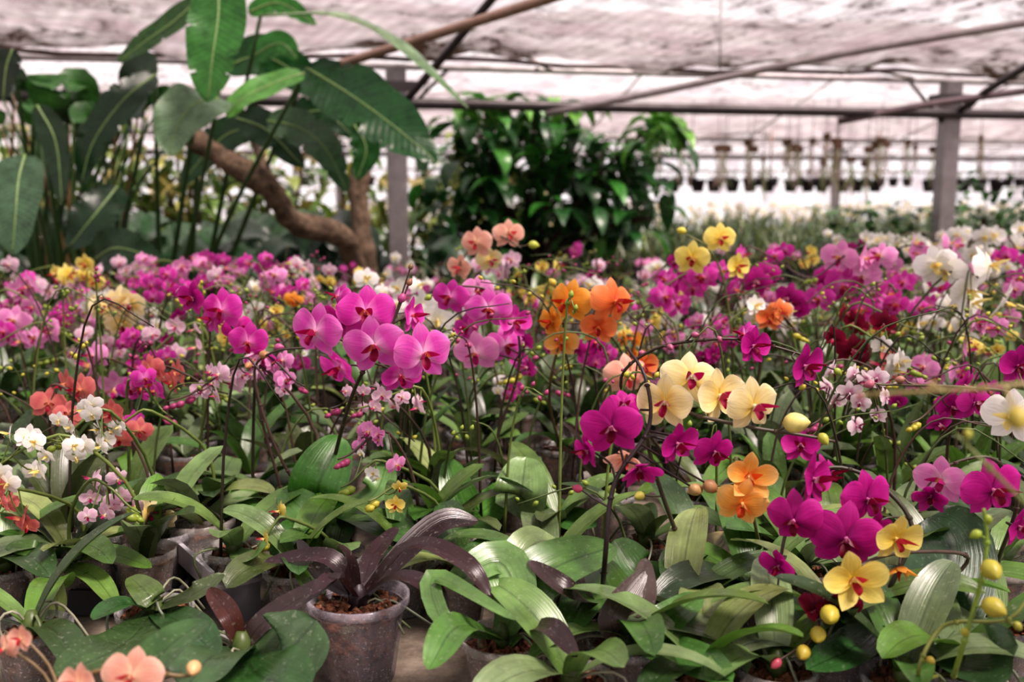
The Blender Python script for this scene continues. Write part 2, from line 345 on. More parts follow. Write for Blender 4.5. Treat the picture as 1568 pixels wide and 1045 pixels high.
def cluster(mb,px,py,d,wpx,hpx,n,size,pal,leaves=4,hi=False,lean=None):
    C=U(px,py,d); w=wpx/F*d; h=hpx/F*d; s=random.choice((-1,1)) if lean is None else lean
    bx=C[0]-s*w*.5-s*R(.0,.08); by=C[1]+R(.02,.12); pr=R(.045,.06); ph=R(.09,.11)
    b=np.array([bx,min(by,5.1),BZ]); 
    pot(mb,b,pr,ph,10); base=b+np.array([0,0,ph*.8])
    y0=R(0,6.28)
    for i in range(leaves):
        oleaf(mb,base,y0+i*math.pi+R(-.4,.4)+i*.25,R(.12,.2),R(.04,.06),R(.6,1.3),R(.7,1.6),nu=5,nv=7)
    tz=C[2]+h*.35
    P=[base,base+np.array([s*.01,-.01,(tz-base[2])*.55]),np.array([C[0]-s*w*.35,C[1],tz]),C+np.array([s*w*.1,-.01,h*.25]),C+np.array([s*w*.55,-.02,-h*.25]),C+np.array([s*w*.85,-.03,-h*.4])]
    st=cat(P,18); sc=random.choice(STC); tube(mb,st,np.linspace(.0034,.0015,18),sc,STEM,5)
    for i in range(n):
        k=R(.45,.85) if n<5 else .42+.45*(i+R(0,1))/n; a=st[int(k*17)]
        q=np.array([C[0]+R(-.5,.5)*w if n<4 else C[0]+s*w*((k-.42)/.45-.5)+R(-.12,.12)*w,a[1]+R(-.04,.04),C[2]+R(-.55,.55)*h])
        f=face(R(-60,60)+s*10,R(-30,15)); fs=size*R(.75,1.05)
        flower(mb,q,f,fs,pal,hi); tube(mb,cat([a,(a+q)/2+np.array([0,0,-.006]),q-f*.004],4),.0012,sc*1.1,STEM,4,False)
    bc={'yellow':BUDY,'cream':BUDY,'white':BUDG,'orange':BUDY}.get(pal,random.choice((BUDG,BUDM,BUDY)))
    for i in range(random.choice((2,3,4))):
        q=st[-1-i]+np.array([0,R(-.01,.01),-.01]); bud(mb,q,(s,0,-.5),.013+.003*i,bc,6)
# ------------------------------------------------------------------ greenhouse shell
def film_slope(name,v0,z0,v1,z1,u0,u1,mat,nu=220,nv=22):
    mb=MB(); uu=np.linspace(u0,u1,nu); tt=np.linspace(0,1,nv)
    V=[];P=[]
    for t in tt:
        for i,u in enumerate(uu):
            v=v0+(v1-v0)*t; z=z0+(z1-z0)*t-.06*math.sin(math.pi*t)*abs(math.sin(u*.87))+.015*math.sin(u*9.5+t*4)+.03*math.sin(u*2.3+t*6)+(.022*math.sin(u*5.1)+.015*math.sin(u*13.7) if t>.97 else 0)
            V.append(W(u,v,z)); P.append((u,t,0))
    mb.add(np.array(V),gridF(nv,nu),(1,1,1),0,np.array(P)); return mb.obj(name,[mat])
U0,U1=-11,17
VALZ,RIDZ=2.17,3.15
vals=[-2.1,5.87,13.5,21.5]; rids=[1.9,9.7,17.5]
k=0
for i,rv in enumerate(rids):
    film_slope('ceiling' if k==0 else 'ceiling.%03d'%k,rv,RIDZ,vals[i],VALZ,U0,U1,M_FILM if i==0 else M_FILM2); k+=1
    film_slope('ceiling.%03d'%k,rv,RIDZ,vals[i+1],VALZ,U0,U1,M_FILM if i==0 else M_FILM2); k+=1
def wall(name,a,b,z1,mat):
    mb=MB(); n=40; V=[];P=[]
    for t in np.linspace(0,1,6):
        for x in np.linspace(0,1,n):
            p=a*(1-x)+b*x; V.append([p[0],p[1],z1*t]); P.append((x*np.linalg.norm(b-a),.3+.3*t,0))
    mb.add(np.array(V),gridF(6,n),(1,1,1),0,np.array(P)); return mb.obj(name,[mat])
wall('wall_back',W(U0,21.5,0),W(U1,21.5,0),2.2,M_WALL)
wall('wall_left',W(U0,-2.1,0),W(U0,21.5,0),2.3,M_FILM2)
wall('wall_right',W(U1,-2.1,0),W(U1,21.5,0),2.3,M_FILM2)
wall('wall_front',W(U0,-2.1,0),W(U1,-2.1,0),2.2,M_FILM)
mb=MB(); c=[W(U0-1,-3,0),W(U1+1,-3,0),W(U0-1,22.5,0),W(U1+1,22.5,0)]
mb.add(np.array(c),np.array([[0,1,3,2]]),(1,1,1),0); mb.obj('floor',[M_GROUND])
GALV=hexc('#8d8888'); GALD=hexc('#5c5757'); RUST=hexc('#8d7468')
def pipe(name,pts,r,col,n=12,sides=12):
    mb=MB(); tube(mb,cat(pts,n),r,col,METAL,sides); return mb.obj(name)
for vi,v in enumerate(vals[1:3]):
    for u in (-6.6,-3.0,.587,4.18,7.8,11.4,15.0):
        mb=MB(); c=W(u,v,0)
        box(mb,c+[0,0,1.05],(.11,.09,2.10),GALV,METAL,ROTG); box(mb,c+[0,0,.01],(.22,.2,.02),GALD,METAL,ROTG)
        box(mb,c+[0,0,2.0],(.24,.13,.05),GALD,METAL,ROTG); box(mb,c+[0,-.0,1.91],(.16,.15,.07),GALV,METAL,ROTG)
        for sx in(-1,1):
            tube(mb,np.array([c+[0,0,1.8],c+ROTG@np.array([sx*.3,0,.30])+[0,0,1.8]]),.012,GALD,METAL,6)
        mb.obj('steel_post')
for v in vals[1:3]:
    near_=v<6
    mb=MB(); tube(mb,np.array([W(u,v+.02,VALZ-.02+.015*math.sin(u*2)+.01*math.sin(u*7)) for u in np.linspace(U0+.1,U1-.1,90)]),.014 if near_ else .02,hexc('#5a4a46'),MATTE,6)
    mb.obj('roof_gutter')
    pipe('tie_pipe',[W(U0+.1,v-.08,1.92),W(0,v-.08,1.90),W(7,v-.08,1.90),W(U1-.1,v-.08,1.91)],.030,GALD*.7,30)
for v in rids:
    pipe('ridge_purlin',[W(U0+.1,v,RIDZ-.08),W(U1-.1,v,RIDZ-.08)],.025,GALV,2)
    mb=MB(); i=rids.index(v)
    for u in np.arange(U0+.5,U1,2.4):
        if i==0: continue
        for vv in (vals[i],vals[i+1]): tube(mb,np.array([W(u,v,RIDZ-.09),W(u,vv,VALZ-.05)]),.014,GALV*1.4,METAL,6)
    for f_ in (.33,.66,.92):
        if i==0: continue
        for vv in (vals[i],vals[i+1]): tube(mb,np.array([W(U0,v+(vv-v)*f_,RIDZ+(VALZ-RIDZ)*f_-.1),W(U1,v+(vv-v)*f_,RIDZ+(VALZ-RIDZ)*f_-.1)]),.020,GALV*1.4,METAL,6)
    if mb.n: mb.obj('roof_rafters')
pipe('brace_pipe',[U(470,128,5.35),U(640,75,4.9),U(900,-8,4.2),U(1150,-95,3.6)],.024,RUST*1.35)
pipe('brace_pipe',[U(648,170,5.6),U(720,85,5.3),U(800,-10,4.95),U(900,-120,4.6)],.022,hexc('#4a4244'))
pipe('brace_pipe',[U(880,184,5.75),U(1050,150,5.5),U(1350,88,5.1),U(1750,20,4.5)],.020,hexc('#a49a9a'))
pipe('brace_pipe',[U(1350,196,6.3),U(1500,168,6.2),U(1700,140,6.0)],.022,hexc('#77696c'))
pipe('brace_pipe',[U(1545,180,6.4),U(1600,140,6.0),U(1700,80,5.3)],.022,hexc('#4c4446'))
pipe('support_wire',[U(1160,112,6.0),U(1162,-30,5.0)],.004,GALD,2,5)

# ------------------------------------------------------------------ benches
def bench(name,x0,x1,y0,y1,z,mat=M_BENCH):
    mb=MB(); box(mb,((x0+x1)/2,(y0+y1)/2,z-.02),(x1-x0,y1-y0,.04),(1,1,1),0)
    for a,b,sx,sy in (((x0+x1)/2,y0,x1-x0,.03),((x0+x1)/2,y1,x1-x0,.03),(x0,(y0+y1)/2,.03,y1-y0),(x1,(y0+y1)/2,.03,y1-y0)):
        box(mb,(a,b,z-.045),(sx,sy,.06),GALV,1)
    for a in np.linspace(x0+.1,x1-.1,4):
        for b in np.linspace(y0+.1,y1-.1,3): box(mb,(a,b,(z-.04)/2),(.05,.05,z-.04),GALV,1)
    return mb.obj(name,[mat,MATS[METAL]])
bench('potting_bench',-3.4,4.2,.5,5.2,BZ)
mb=MB(); a=G(190,812); b=G(372,985); a[2]=b[2]=BZ; dv=nrm(b-a); sd=np.array([-dv[1],dv[0],0]); L_=np.linalg.norm(b-a)+.1
rt=np.stack([dv,sd,[0,0,1]],1); c=(a+b)/2+np.array([0,0,.055])
box(mb,c+[0,0,.006],(L_,.085,.006),hexc('#b8b6ba'),METAL,rt); box(mb,c-[0,0,.026],(L_,.06,.058),hexc('#8c8a90'),METAL,rt)
for s_ in (-1,1): box(mb,c+sd*s_*.043+np.array([0,0,.018]),(L_,.007,.034),hexc('#e6e4ea'),METAL,rt)
mb.obj('aluminium_channel')
def onrail(X,Y,m=.13):
    q=np.array([X,Y,BZ])-a; tt=np.dot(q,dv); return -.1<tt<L_ and abs(np.dot(q,sd))<m
mb=MB(); c=G(150,962); 
box(mb,c+[0,0,.008],(.34,.16,.01),hexc('#1c1a1c'),MATTE)
for a_,b_,sx,sy in ((0,.08,.34,.008),(0,-.08,.34,.008),(.17,0,.008,.16),(-.17,0,.008,.16)): box(mb,c+[a_,b_,.025],(sx,sy,.04),hexc('#242226'),MATTE)
mb.obj('black_plant_tray')

# ------------------------------------------------------------------ hero orchids
hero_bases=[]
def stempath(pts,base,n=36): return cat([base]+[U(*p) for p in pts],n)
def near(st,q):
    d=np.linalg.norm(st-q,axis=1); i=int(np.argmin(d)); return st[max(0,i-1)]
def hero(name,bpx,bpy,pr,ph,stems=(),leaves=(),rand_leaves=0,potcol=None,leafcol=None,fs=.95):
    mb=MB(); b=G(bpx,bpy); b[2]=BZ; hero_bases.append((b[0],b[1]))
    pot(mb,b,pr,ph,24,potcol,60); base=b+np.array([0,0,ph*.84])
    tube(mb,np.array([base,base+[0,0,.02],base+[0,0,.035]]),[.014,.013,.006],hexc('#4c5c30') if leafcol is None else leafcol,STEM,8)
    y0=R(0,6)
    for i in range(rand_leaves): oleaf(mb,base+[0,0,.01],y0+i*2.5+R(-.3,.3),R(.14,.21),R(.04,.06),R(.5,1.2),R(.8,1.5),leafcol,nu=7,nv=12)
    for lf in leaves:
        pts,w,col=lf[:3]; hint=lf[3] if len(lf)>3 else (0,-.5,1); 
        P=[base+np.array([0,0,.01])]+[U(*p) for p in pts]
        c_=hexc(col); leaf(mb,P,w,hint,c_*.9,c_,nu=9,nv=16,fold=.26,twist=R(-.15,.15),wave=.015)
    for (pts,r,sc,fls,buds) in stems:
        sc=hexc(sc); st=stempath(pts,base,40); tube(mb,st,np.linspace(r,r*.55,40),sc,STEM,8)
        for j in range(6,34,8): revolve(mb,st[j]-[0,0,.003],[(r*.7,0),(r*1.35,.003),(r*.7,.006)],8,sc*1.1,STEM)
        for (fx,fy,fd,wpx,yaw,pit,pal,var) in fls:
            q=U(fx,fy,fd); f=face(yaw,pit); flower(mb,q,f,wpx*fs/F*fd,pal,True,var,R(-.2,.2))
            a=near(st,q); tube(mb,cat([a,(a+q)/2-f*.012,q-f*.004],7),.0016,sc*1.1,STEM,5,False)
        for (fx,fy,fd,wpx,col) in buds:
            q=U(fx,fy,fd); a=near(st,q); dd=q-a+np.array([0,0,-.01]); bud(mb,q,dd,wpx/F*fd*1.2,hexc(col),12)
            tube(mb,cat([a,(a+q)/2,q-nrm(dd)*wpx/F*fd*.5],5),.0014,sc,STEM,5,False)
    return mb.obj(name,origin=b)
hero('potted_magenta_orchid',535,905,.055,.10,fs=1.0,
 stems=[([(528,790,1.70),(560,660,1.58),(590,590,1.52),(625,535,1.50),(655,560,1.47)],.0038,'#3c3028',
   [(508,535,1.47,100,-20,-5,'mag2',0),(590,506,1.50,98,5,8,'mag',0),(603,560,1.44,108,0,-8,'mag2',0),(682,572,1.45,104,22,-5,'mag2',0),(548,592,1.50,76,-40,-25,'mag',1),(645,605,1.52,70,30,-20,'mag',1),(662,510,1.52,66,65,0,'mag',1),(548,518,1.53,70,-35,0,'deep',1),(545,478,1.55,50,-50,10,'mag',2)],
   [(648,480,1.5,16,'#a04878'),(660,455,1.5,12,'#8a6048'),(662,430,1.5,10,'#7a6048')]),
  ([(520,820,1.70),(470,770,1.66),(432,690,1.64),(410,600,1.63),(440,568,1.58),(500,560,1.52)],.003,'#4a3a32',[],[(425,572,1.6,16,'#a87a50'),(450,560,1.58,15,'#a85080'),(400,590,1.6,14,'#a87a50')])],
 leaves=[([(512,790,1.62),(548,703,1.66)],.095,'#4f8a3c',(0,-1,.3)),([(500,830,1.6),(455,790,1.62)],.065,'#5c8c48'),([(590,835,1.6),(680,880,1.52)],.07,'#426c34'),([(600,800,1.7),(625,745,1.75)],.06,'#77a468'),([(480,850,1.55),(440,900,1.5)],.05,'#4a7a3a')])
hero('potted_magenta_orchid',455,880,.05,.095,
 stems=[([(450,780,1.80),(425,690,1.78),(410,620,1.76),(385,545,1.75),(345,495,1.74),(300,470,1.75)],.003,'#4a3834',
  [(312,482,1.72,62,-30,0,'deep',1),(358,500,1.72,78,-10,-5,'mag',0),(345,515,1.74,60,-50,0,'mag',1),(400,552,1.72,72,10,-15,'mag',0),(385,530,1.76,56,30,5,'deep',2),(418,575,1.74,55,20,-30,'mag',3)],[(290,470,1.75,14,'#a05080')])],
 rand_leaves=5)
hero('potted_pink_orchid',830,850,.055,.10,
 stems=[([(800,720,1.95),(835,600,1.9),(830,520,1.88),(790,470,1.86),(735,460,1.85)],.0032,'#4c4034',
  [(725,480,1.84,66,-20,0,'mag',0),(788,500,1.83,84,0,-5,'mag2',0),(828,520,1.86,66,30,0,'mag',1),(770,470,1.88,60,10,5,'pink',0),(768,570,1.88,80,-10,-10,'pink',0),(815,558,1.9,72,20,0,'mag2',2),(755,530,1.9,54,-30,0,'mag',1)],[(705,470,1.86,14,'#a05080'),(690,480,1.86,12,'#90a040')])],
 leaves=[([(838,800,1.64),(848,737,1.68)],.09,'#7c9c68',(0,-1,.25)),([(760,830,1.7),(720,740,1.72)],.07,'#5a9044',(0,-1,.4)),([(900,830,1.66),(960,850,1.6)],.06,'#4a7840')],rand_leaves=3)
hero('potted_peach_orchid',760,690,.055,.10,
 stems=[([(745,560,2.55),(735,450,2.5),(760,400,2.5),(800,380,2.48),(840,400,2.46)],.0035,'#5c5040',
  [(768,392,2.48,58,-15,0,'peach',0),(820,378,2.48,56,15,5,'peach',0),(742,432,2.5,50,-30,-5,'peach',1),(790,420,2.5,50,20,-5,'cream',2)],[(860,395,2.46,16,'#a8b048')])],rand_leaves=4)
hero('potted_yellow_orchid',1175,720,.055,.10,
 stems=[([(1180,560,2.35),(1165,450,2.3),(1140,400,2.28),(1110,380,2.28)],.0032,'#6a7040',
  [(1160,385,2.26,58,5,0,'yellow',0),(1115,418,2.26,62,-15,-5,'yellow',0),(1187,430,2.28,50,25,0,'yellow',1)],[(1098,372,2.28,14,'#c8c04c')])],rand_leaves=4)
hero('potted_orange_orchid',905,790,.055,.10,
 stems=[([(885,640,1.95),(905,540,1.9),(925,480,1.88),(985,460,1.86)],.0032,'#5a4c30',
  [(915,488,1.86,84,-35,0,'orange',2),(892,520,1.88,64,-55,0,'orange',1),(990,488,1.84,84,30,0,'orange2',2),(965,528,1.86,66,-10,-5,'orange2',1),(905,552,1.9,60,0,-10,'amber',1)],[(890,455,1.9,14,'#b0a040')]),
  ([(960,720,1.95),(975,640,1.9),(1010,590,1.88)],.003,'#5a4c30',[(1010,608,1.84,76,10,-5,'peach',2),(1035,590,1.86,60,30,0,'orange2',1)],[])],rand_leaves=4)
hero('potted_cream_orchid',1120,1010,.055,.10,fs=.98,
 stems=[([(1090,860,1.40),(1045,720,1.34),(1060,655,1.30),(1130,672,1.28),(1215,690,1.27),(1300,703,1.27),(1345,712,1.27)],.0034,'#4c4438',
  [(1072,650,1.27,100,-18,-3,'cream',1),(1112,612,1.30,100,0,15,'cream',2),(1158,640,1.29,96,25,5,'cream',1),(1214,655,1.25,104,25,-3,'cream',0)],
  [(1283,682,1.25,40,'#d0c478'),(1327,708,1.26,20,'#a0a040'),(1030,800,1.34,18,'#b0a84c'),(1048,770,1.34,14,'#90a040')])],
 leaves=[([(1040,930,1.36),(990,870,1.38)],.065,'#5b8a4c'),([(1180,930,1.4),(1270,950,1.42)],.07,'#4a7844'),([(1150,900,1.5),(1180,860,1.55)],.07,'#a89878')],rand_leaves=2)
hero('potted_magenta_orchid',968,1085,.055,.10,
 stems=[([(975,900,1.24),(990,780,1.24),(1045,690,1.26),(1040,610,1.27),(1010,560,1.30)],.0036,'#2a1e20',
  [(985,692,1.22,108,-12,-3,'deep',0),(948,728,1.24,66,-60,-10,'deep',1),(1005,655,1.27,66,0,20,'deep',2),(1030,755,1.23,74,15,-40,'deep',3),(1090,715,1.27,84,35,-10,'deep',1),(1150,730,1.30,76,20,-15,'deep',0),(1008,738,1.27,70,-20,-30,'peach',3)],
  [(930,788,1.25,16,'#a84060'),(985,790,1.26,18,'#90a840'),(1120,790,1.28,22,'#a8885c'),(1145,785,1.29,26,'#a8805c')])],
 leaves=[([(930,960,1.22),(850,905,1.24)],.028,'#3a2428'),([(1030,980,1.24),(1040,900,1.30)],.034,'#5c4c50')],rand_leaves=2)
hero('potted_amber_orchid',1240,960,.05,.10,
 stems=[([(1225,880,1.42),(1200,760,1.36),(1185,740,1.33),(1195,790,1.30)],.003,'#5c6038',
  [(1205,770,1.28,92,5,15,'amber',3),(1195,814,1.27,92,-10,-12,'amber',0)],[(1120,790,1.3,24,'#b09060')])],rand_leaves=4)
hero('potted_magenta_orchid',1440,1090,.06,.11,fs=1.0,
 stems=[([(1430,960,1.26),(1470,850,1.25),(1400,770,1.27),(1320,760,1.27),(1270,850,1.25),(1255,920,1.24)],.0035,'#3c382c',
  [(1308,775,1.24,100,50,5,'deep',1),(1280,840,1.22,98,-25,-5,'deep',2),(1398,805,1.24,100,15,0,'deep',0),(1362,872,1.21,120,-15,-3,'deep',2),(1256,912,1.23,70,-50,-20,'deep',1),(1335,765,1.28,66,40,10,'deep',2),(1410,850,1.24,60,10,-10,'deep',1),(1290,720,1.3,60,-20,20,'deep',1)],[(1247,1005,1.24,30,'#a83860')]),
  ([(1500,960,1.28),(1560,900,1.26),(1480,890,1.22),(1400,905,1.18),(1345,955,1.17),(1300,1045,1.17)],.003,'#4a3c34',
  [(1443,868,1.18,92,15,-5,'yellow',1),(1375,935,1.14,104,-5,10,'yellow',3),(1350,975,1.17,80,0,-30,'burg',1),(1315,985,1.18,66,-40,-10,'burg',2),(1450,915,1.2,50,0,-60,'orange',3)],
  [(1337,992,1.12,36,'#b0a43c'),(1318,1024,1.13,30,'#a89c3c'),(1294,1053,1.13,28,'#a8983c'),(1250,1070,1.14,20,'#b05060')])],
 leaves=[([(1500,980,1.28),(1530,880,1.34),(1495,835,1.38)],.12,'#35583c',(0,-1,.5)),([(1380,1040,1.2),(1300,1080,1.12)],.05,'#3c6a3c'),([(1560,1060,1.15),(1640,1040,1.1)],.10,'#3c5a3c')],rand_leaves=2)
hero('potted_magenta_orchid',1600,1010,.055,.10,fs=1.0,
 stems=[([(1610,900,1.40),(1640,800,1.36),(1600,740,1.34),(1530,750,1.34),(1490,790,1.34)],.0032,'#4c4438',
  [(1600,790,1.30,112,10,0,'deep',0),(1518,775,1.33,86,-45,0,'pink',1),(1500,800,1.33,56,-30,-20,'deep',3),(1640,850,1.35,70,30,-10,'deep',1)],[(1475,800,1.34,16,'#903860')])],rand_leaves=4)
hero('potted_white_orchid',1700,930,.055,.10,
 stems=[([(1700,800,1.4),(1690,700,1.35),(1640,640,1.32),(1560,625,1.32),(1420,620,1.36)],.0032,'#5c5440',
  [(1632,672,1.28,106,-50,0,'white',1),(1690,700,1.3,100,10,0,'white',0),(1640,590,1.5,80,0,0,'deep',1)],[(1400,620,1.36,16,'#a05868'),(1450,612,1.35,14,'#a07060')])],rand_leaves=4)
hero('potted_magenta_orchid',1130,880,.055,.10,
 stems=[([(1060,720,1.62),(1000,620,1.56),(1050,565,1.53),(1140,548,1.5),(1210,550,1.5),(1300,575,1.5),(1330,590,1.5)],.003,'#3c3028',
  [(1212,558,1.47,76,35,0,'deep',1),(1295,590,1.47,88,40,-5,'deep',1),(1200,540,1.5,50,-60,10,'mag',2)],[(1035,570,1.54,12,'#a05070'),(1120,540,1.5,12,'#a05070'),(1350,600,1.5,14,'#90a040'),(1080,560,1.5,12,'#a05070'),(1160,548,1.5,12,'#a05070')])],rand_leaves=4)
hero('potted_budding_orchid',1530,1190,.055,.10,
 stems=[([(1540,1080,1.02),(1575,960,1.0),(1590,880,1.0),(1585,820,1.0)],.003,'#6c8430',[],
   [(1598,920,.98,38,'#a09c38'),(1602,980,.98,38,'#a09838'),(1572,862,1.0,18,'#889a34'),(1592,838,1.0,16,'#889a34'),(1555,1020,1.0,16,'#989834')]),
  ([(1480,1090,1.05),(1520,1010,1.05),(1620,1000,1.0),(1660,960,1.0)],.0026,'#6c7438',[],[(1500,1065,1.03,14,'#a09038'),(1640,1010,1.0,16,'#909038')])],rand_leaves=5)
hero('potted_budding_orchid',1800,1500,.055,.10,
 stems=[([(1900,900,.70),(1850,680,.68),(1700,622,.66),(1560,628,.66),(1400,636,.68)],.0022,'#8a7c50',[],[(1640,675,.62,40,'#a0923c'),(1385,640,.69,14,'#a06868'),(1500,622,.67,14,'#a09060')]),
  ([(1850,1000,.72),(1700,860,.70),(1600,760,.70),(1540,700,.72)],.002,'#6c7840',[],[(1560,700,.71,16,'#98983c')])],rand_leaves=3)
hero('potted_peach_orchid',150,1420,.055,.10,
 stems=[([(120,1250,.98),(100,1130,.95),(150,1085,.94),(220,1080,.94),(290,1090,.95),(320,1085,.95)],.003,'#6c5c40',
  [(212,1092,.92,112,5,15,'peach',0),(128,1105,.93,80,-20,20,'peach',1),(35,1030,.98,50,-10,10,'peach',1),(8,1045,.98,50,-30,0,'peach',2)],[(312,1078,.94,28,'#d0a878'),(250,1100,.93,20,'#d0a878')])],rand_leaves=3)
DK='#38202a'
hero('potted_dark_leaf_orchid',580,1092,.066,.118,potcol=hexc('#a8a2ac'),leafcol=hexc('#30242a'),
 leaves=[([(530,900,1.33),(425,905,1.36)],.028,DK),([(660,880,1.3),(745,905,1.22),(790,960,1.2)],.028,'#3c2228'),([(640,930,1.26),(700,955,1.2),(715,1010,1.18)],.026,DK),([(520,930,1.36),(480,870,1.42)],.024,'#2a2224'),([(600,900,1.4),(640,850,1.5)],.028,DK),([(560,905,1.3),(545,880,1.28)],.026,'#3c2830'),([(700,850,1.4),(770,840,1.42)],.042,'#2c1418'),([(540,930,1.25),(500,960,1.2)],.02,DK)])
hero('potted_orchid_plant',812,1145,.053,.10,
 leaves=[([(830,960,1.22),(800,905,1.25),(720,950,1.2)],.06,'#7aa268',(0,-.6,1)),([(870,930,1.24),(990,880,1.32)],.075,'#56823e',(0,-.7,1)),([(850,890,1.28),(900,870,1.33)],.06,'#94ac7c',(0,-.6,1)),([(740,1010,1.12),(690,1080,1.05)],.045,'#5c8a44',(0,-.6,1)),([(880,1010,1.15),(930,1060,1.1)],.028,'#3c2830'),([(720,1010,1.15),(700,930,1.22),(830,1000,1.1)],.026,'#6c9458')])
hero('potted_orchid_plant',1010,1150,.05,.10,
 leaves=[([(985,1000,1.2),(1040,920,1.24)],.034,'#5a4a50',(0,-1,.5)),([(1060,1010,1.2),(1130,960,1.25)],.045,'#52823c'),([(1100,1060,1.15),(1180,1100,1.08)],.055,'#5c8c4c')],rand_leaves=4)
hero('potted_orchid_plant',1345,1130,.05,.10,rand_leaves=5,leaves=[([(1300,1040,1.2),(1220,1030,1.2)],.045,'#4c7c44')])
hero('potted_orchid_plant',395,1165,.055,.10,
 leaves=[([(430,1000,1.22),(550,925,1.24)],.032,'#44343a',(0,-.6,1)),([(370,990,1.22),(335,950,1.26)],.028,'#5a2c28',(0,-1,.6)),([(450,1060,1.14),(510,1000,1.16)],.105,'#466444',(0,-.7,1)),([(340,1060,1.1),(300,1110,1.05)],.08,'#4a6a48'),([(420,1090,1.1),(500,1110,1.05)],.09,'#3c6438')])
hero('potted_orchid_plant',255,1080,.05,.09,
 leaves=[([(310,960,1.3),(360,925,1.34)],.035,'#4c5c3c'),([(200,975,1.3),(150,1000,1.24)],.04,'#3a6a38'),([(300,1010,1.22),(350,1060,1.15)],.05,'#386038'),([(200,1040,1.2),(90,1090,1.1)],.07,'#44603c'),([(240,960,1.34),(210,930,1.4)],.04,'#688050')])
hero('potted_orchid_plant',98,985,.047,.08,
 leaves=[([(92,960,1.42),(95,1010,1.36)],.05,'#8aa04c',(0,-1,.2)),([(170,892,1.5),(245,915,1.46)],.032,'#6c9448'),([(60,890,1.5),(10,880,1.5)],.035,'#5c8440'),([(150,930,1.45),(190,980,1.38)],.032,'#7ca058')],rand_leaves=2)
hero('potted_orchid_plant',15,990,.045,.08,rand_leaves=4)
hero('potted_orchid_plant',318,925,.045,.105,rand_leaves=3,potcol=hexc('#b0aaa4'))
hero('potted_orchid_plant',382,985,.047,.105,rand_leaves=3,potcol=hexc('#a5a7a0'),leaves=[([(400,900,1.45),(430,880,1.42)],.04,'#7ca06c')])
hero('potted_orchid_plant',650,985,.05,.10,rand_leaves=5)
hero('potted_orchid_plant',1210,1060,.05,.10,rand_leaves=5)
hero('potted_orchid_plant',700,880,.05,.10,rand_leaves=5)
hero('potted_orchid_plant',900,940,.05,.10,rand_leaves=5)
for (x_,y_) in ((740,1010),(1090,1100),(1290,1010),(1500,1030),(1600,1110),(880,1030),(1420,960),(1040,960),(1340,960),(1130,1200),(1245,1190),(1450,1210),(920,1215),(60,1120),(480,1010)):
    hero('potted_orchid_plant',x_,y_,.048,.095,rand_leaves=random.choice((4,5,6)))

